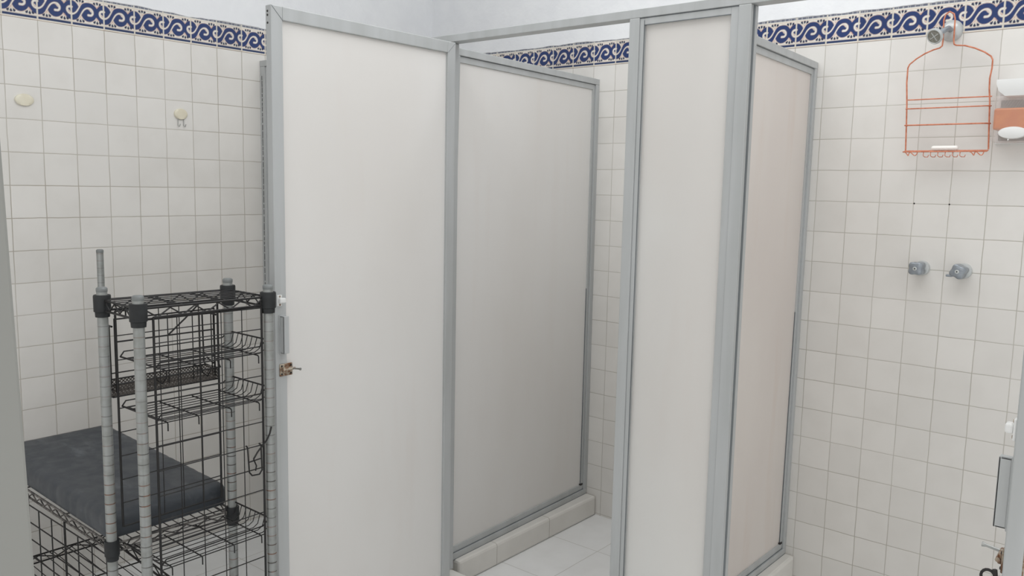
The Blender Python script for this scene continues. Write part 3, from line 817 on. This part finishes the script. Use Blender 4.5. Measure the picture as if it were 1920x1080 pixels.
# points were read from the photo in the plane Y = -.08 ; rescaled here to the caddy's own plane
def q(x, z): s = (3.04116+Yc)/(3.04116-.08); return (x*s, 1.47118+(z-1.47118)*s)
pts = [q(*p) for p in [(-.776, 1.607), (-.7795, 1.69), (-.783, 1.76), (-.786, 1.80), (-.7885, 1.83), (-.7885, 1.878), (-.784, 1.889), (-.765, 1.905), (-.740, 1.920), (-.715, 1.930), (-.698, 1.934), (-.691, 1.940), (-.690, 1.955), (-.692, 2.02), (-.688, 2.036), (-.677, 2.044), (-.664, 2.036), (-.660, 2.02), (-.659, 1.955), (-.657, 1.942), (-.650, 1.938), (-.625, 1.935), (-.597, 1.925), (-.568, 1.910), (-.550, 1.896), (-.545, 1.885), (-.545, 1.86), (-.5485, 1.83), (-.5475, 1.80), (-.543, 1.76), (-.5395, 1.69), (-.535, 1.613)]]
m = MB(); m.tube([(x, Yc, z) for x, z in pts], .0024, 8); m.build('frame', M['copper'], cd)
x0, x1 = q(-.777, 1.6)[0], q(-.536, 1.6)[0]
z1_, z2_, z3_, z4_ = (q(0, z)[1] for z in (1.775, 1.748, 1.692, 1.610))
m = MB(); m.tube([(x0-.004, Yc, z1_), (x1-.002, Yc, z1_)], .0020, 8)
m.tube([(x0-.004, Yc, z2_-.002), (x0-.002, Yc-.022, z2_-.004), (x0+.004, Yc-.028, z2_-.004), (x1-.01, Yc-.028, z2_-.004), (x1-.003, Yc-.022, z2_-.004), (x1-.002, Yc, z2_-.002)], .0020, 8)
m.build('upper_rail', M['copper'], cd)
m = MB()
m.tube([(x0, Yc, z3_), (x0+.001, Yc-.032, z3_-.001), (x0+.008, Yc-.034, z3_-.001), (x1-.02, Yc-.034, z3_-.001), (x1-.006, Yc-.026, z3_-.001), (x1, Yc, z3_)], .0023, 8)
m.tube([(x0, Yc, z3_+.001), (x1, Yc, z3_+.001)], .0020, 8)
for i in range(1, 9): x = x0+(x1-x0)*i/9; m.tube([(x, Yc, z3_), (x, Yc-.033, z3_-.001)], .0014, 6)
m.build('shelf', M['copper'], cd)
m = MB()
m.tube([(x0, Yc, z4_), (x0, Yc-.025, z4_-.004), (x0+.010, Yc-.032, z4_-.004), (x1-.012, Yc-.032, z4_-.004), (x1, Yc-.022, z4_-.004), (x1, Yc, z4_)], .0021, 8)
m.tube([(x0, Yc, z4_), (x1, Yc, z4_)], .0021, 8)
for i in range(1, 9): x = x0+(x1-x0)*(i+.2)/9.4; m.tube([(x, Yc, z4_), (x, Yc-.04, z4_-.006), (x, Yc-.032, z4_-.004)], .0013, 6)
m.build('soap_rack', M['copper'], cd)
m = MB()
for i in range(6):
    x = cxm-.055+i*.0215; m.tube([(x, Yc-.028, z4_-.004), (x, Yc-.032, z4_-.017), (x+.004, Yc-.026, z4_-.021), (x+.013, Yc-.026, z4_-.021), (x+.016, Yc-.032, z4_-.015)], .0013, 6)
for xs, sg in ((x0+.006, 1), (x1-.045, 1)):
    pp = []
    for i in range(22):
        a = i/21*3*math.pi; pp.append((xs+.040*i/21+.003*math.sin(a), Yc-.032, z4_-.011+.0055*math.cos(a*1.3)))
    m.tube(pp, .0016, 6)
m.build('lower_hooks', M['copper'], cd)
m = MB(); m.box(-.703, -.624, Yc-.028, Yc-.006, z4_+.0008, z4_+.015, 0, .006); o = m.build('soap_bar', M['soap'])
tag(o, 'white bar of soap lying on the bottom rack of the copper caddy', 'soap')

# ---------------------------------------------------------------- soap dispenser
ds = thing('soap_dispenser', 'wall soap dispenser with amber liquid and a white oval push button', 'soap dispenser', (-.48, 0, 1.63))
xa, xb, dp = -.532, -.425, .085
# white hood
m = MB(); N = 16; vs_ = []; fs = []
for j, z in enumerate((1.824, 1.812, 1.790, 1.774)):
    hw = [1.0, 1.0, .86, .50][j]*(xb-xa)/2; cx = (xa+xb)/2
    for i in range(N+1):
        a = math.pi*i/N; vs_.append((cx-hw*math.cos(a)*1.0, -dp*[1.0, 1.02, .99, .95][j]*min(1, (math.sin(a)*2.6)**.6), z))
for j in range(3):
    for i in range(N): qd = j*(N+1)+i; fs.append((qd, qd+1, qd+N+2, qd+N+1))
fs.append(tuple(range(N+1))); fs.append(tuple(3*(N+1)+i for i in range(N+1))[::-1])
m.add(vs_, fs, 0, True); m.build('hood', M['white_plastic'], ds)
m = MB(); m.box(xa, xb, -.008, 0, 1.632, 1.815, 0, .002); m.build('backplate', M['white_plastic'], ds)
m = MB(); m.box(xa, xb, -dp, -.008, 1.634, 1.776, 0, .008); m.build('body', M['clear'], ds)
m = MB(); m.box(xa+.003, xb-.003, -dp+.003, -.011, 1.672, 1.738, 0, .006); m.build('liquid', M['amber'], ds)['label'] = 'amber liquid soap'
m = MB(); m.lathe([(1.0, -.006), (1.0, .004), (.93, .009), (.6, .011), (.2, .012)], ((xa+xb)/2+.006, -dp, 1.662), (0, -1, 0), 40, 0, .040, .0185)
pb_ = m.build('push_button', M['white_plastic'], ds)
m = MB(); m.lathe([(.003, 0), (.002, .008)], ((xa+xb)/2-.004, -dp-.002, 1.646), (0, -.6, -1), 10); m.build('nozzle', M['white_plastic'], pb_)

for o in USED:
    if '_w' in o: del o['_w']
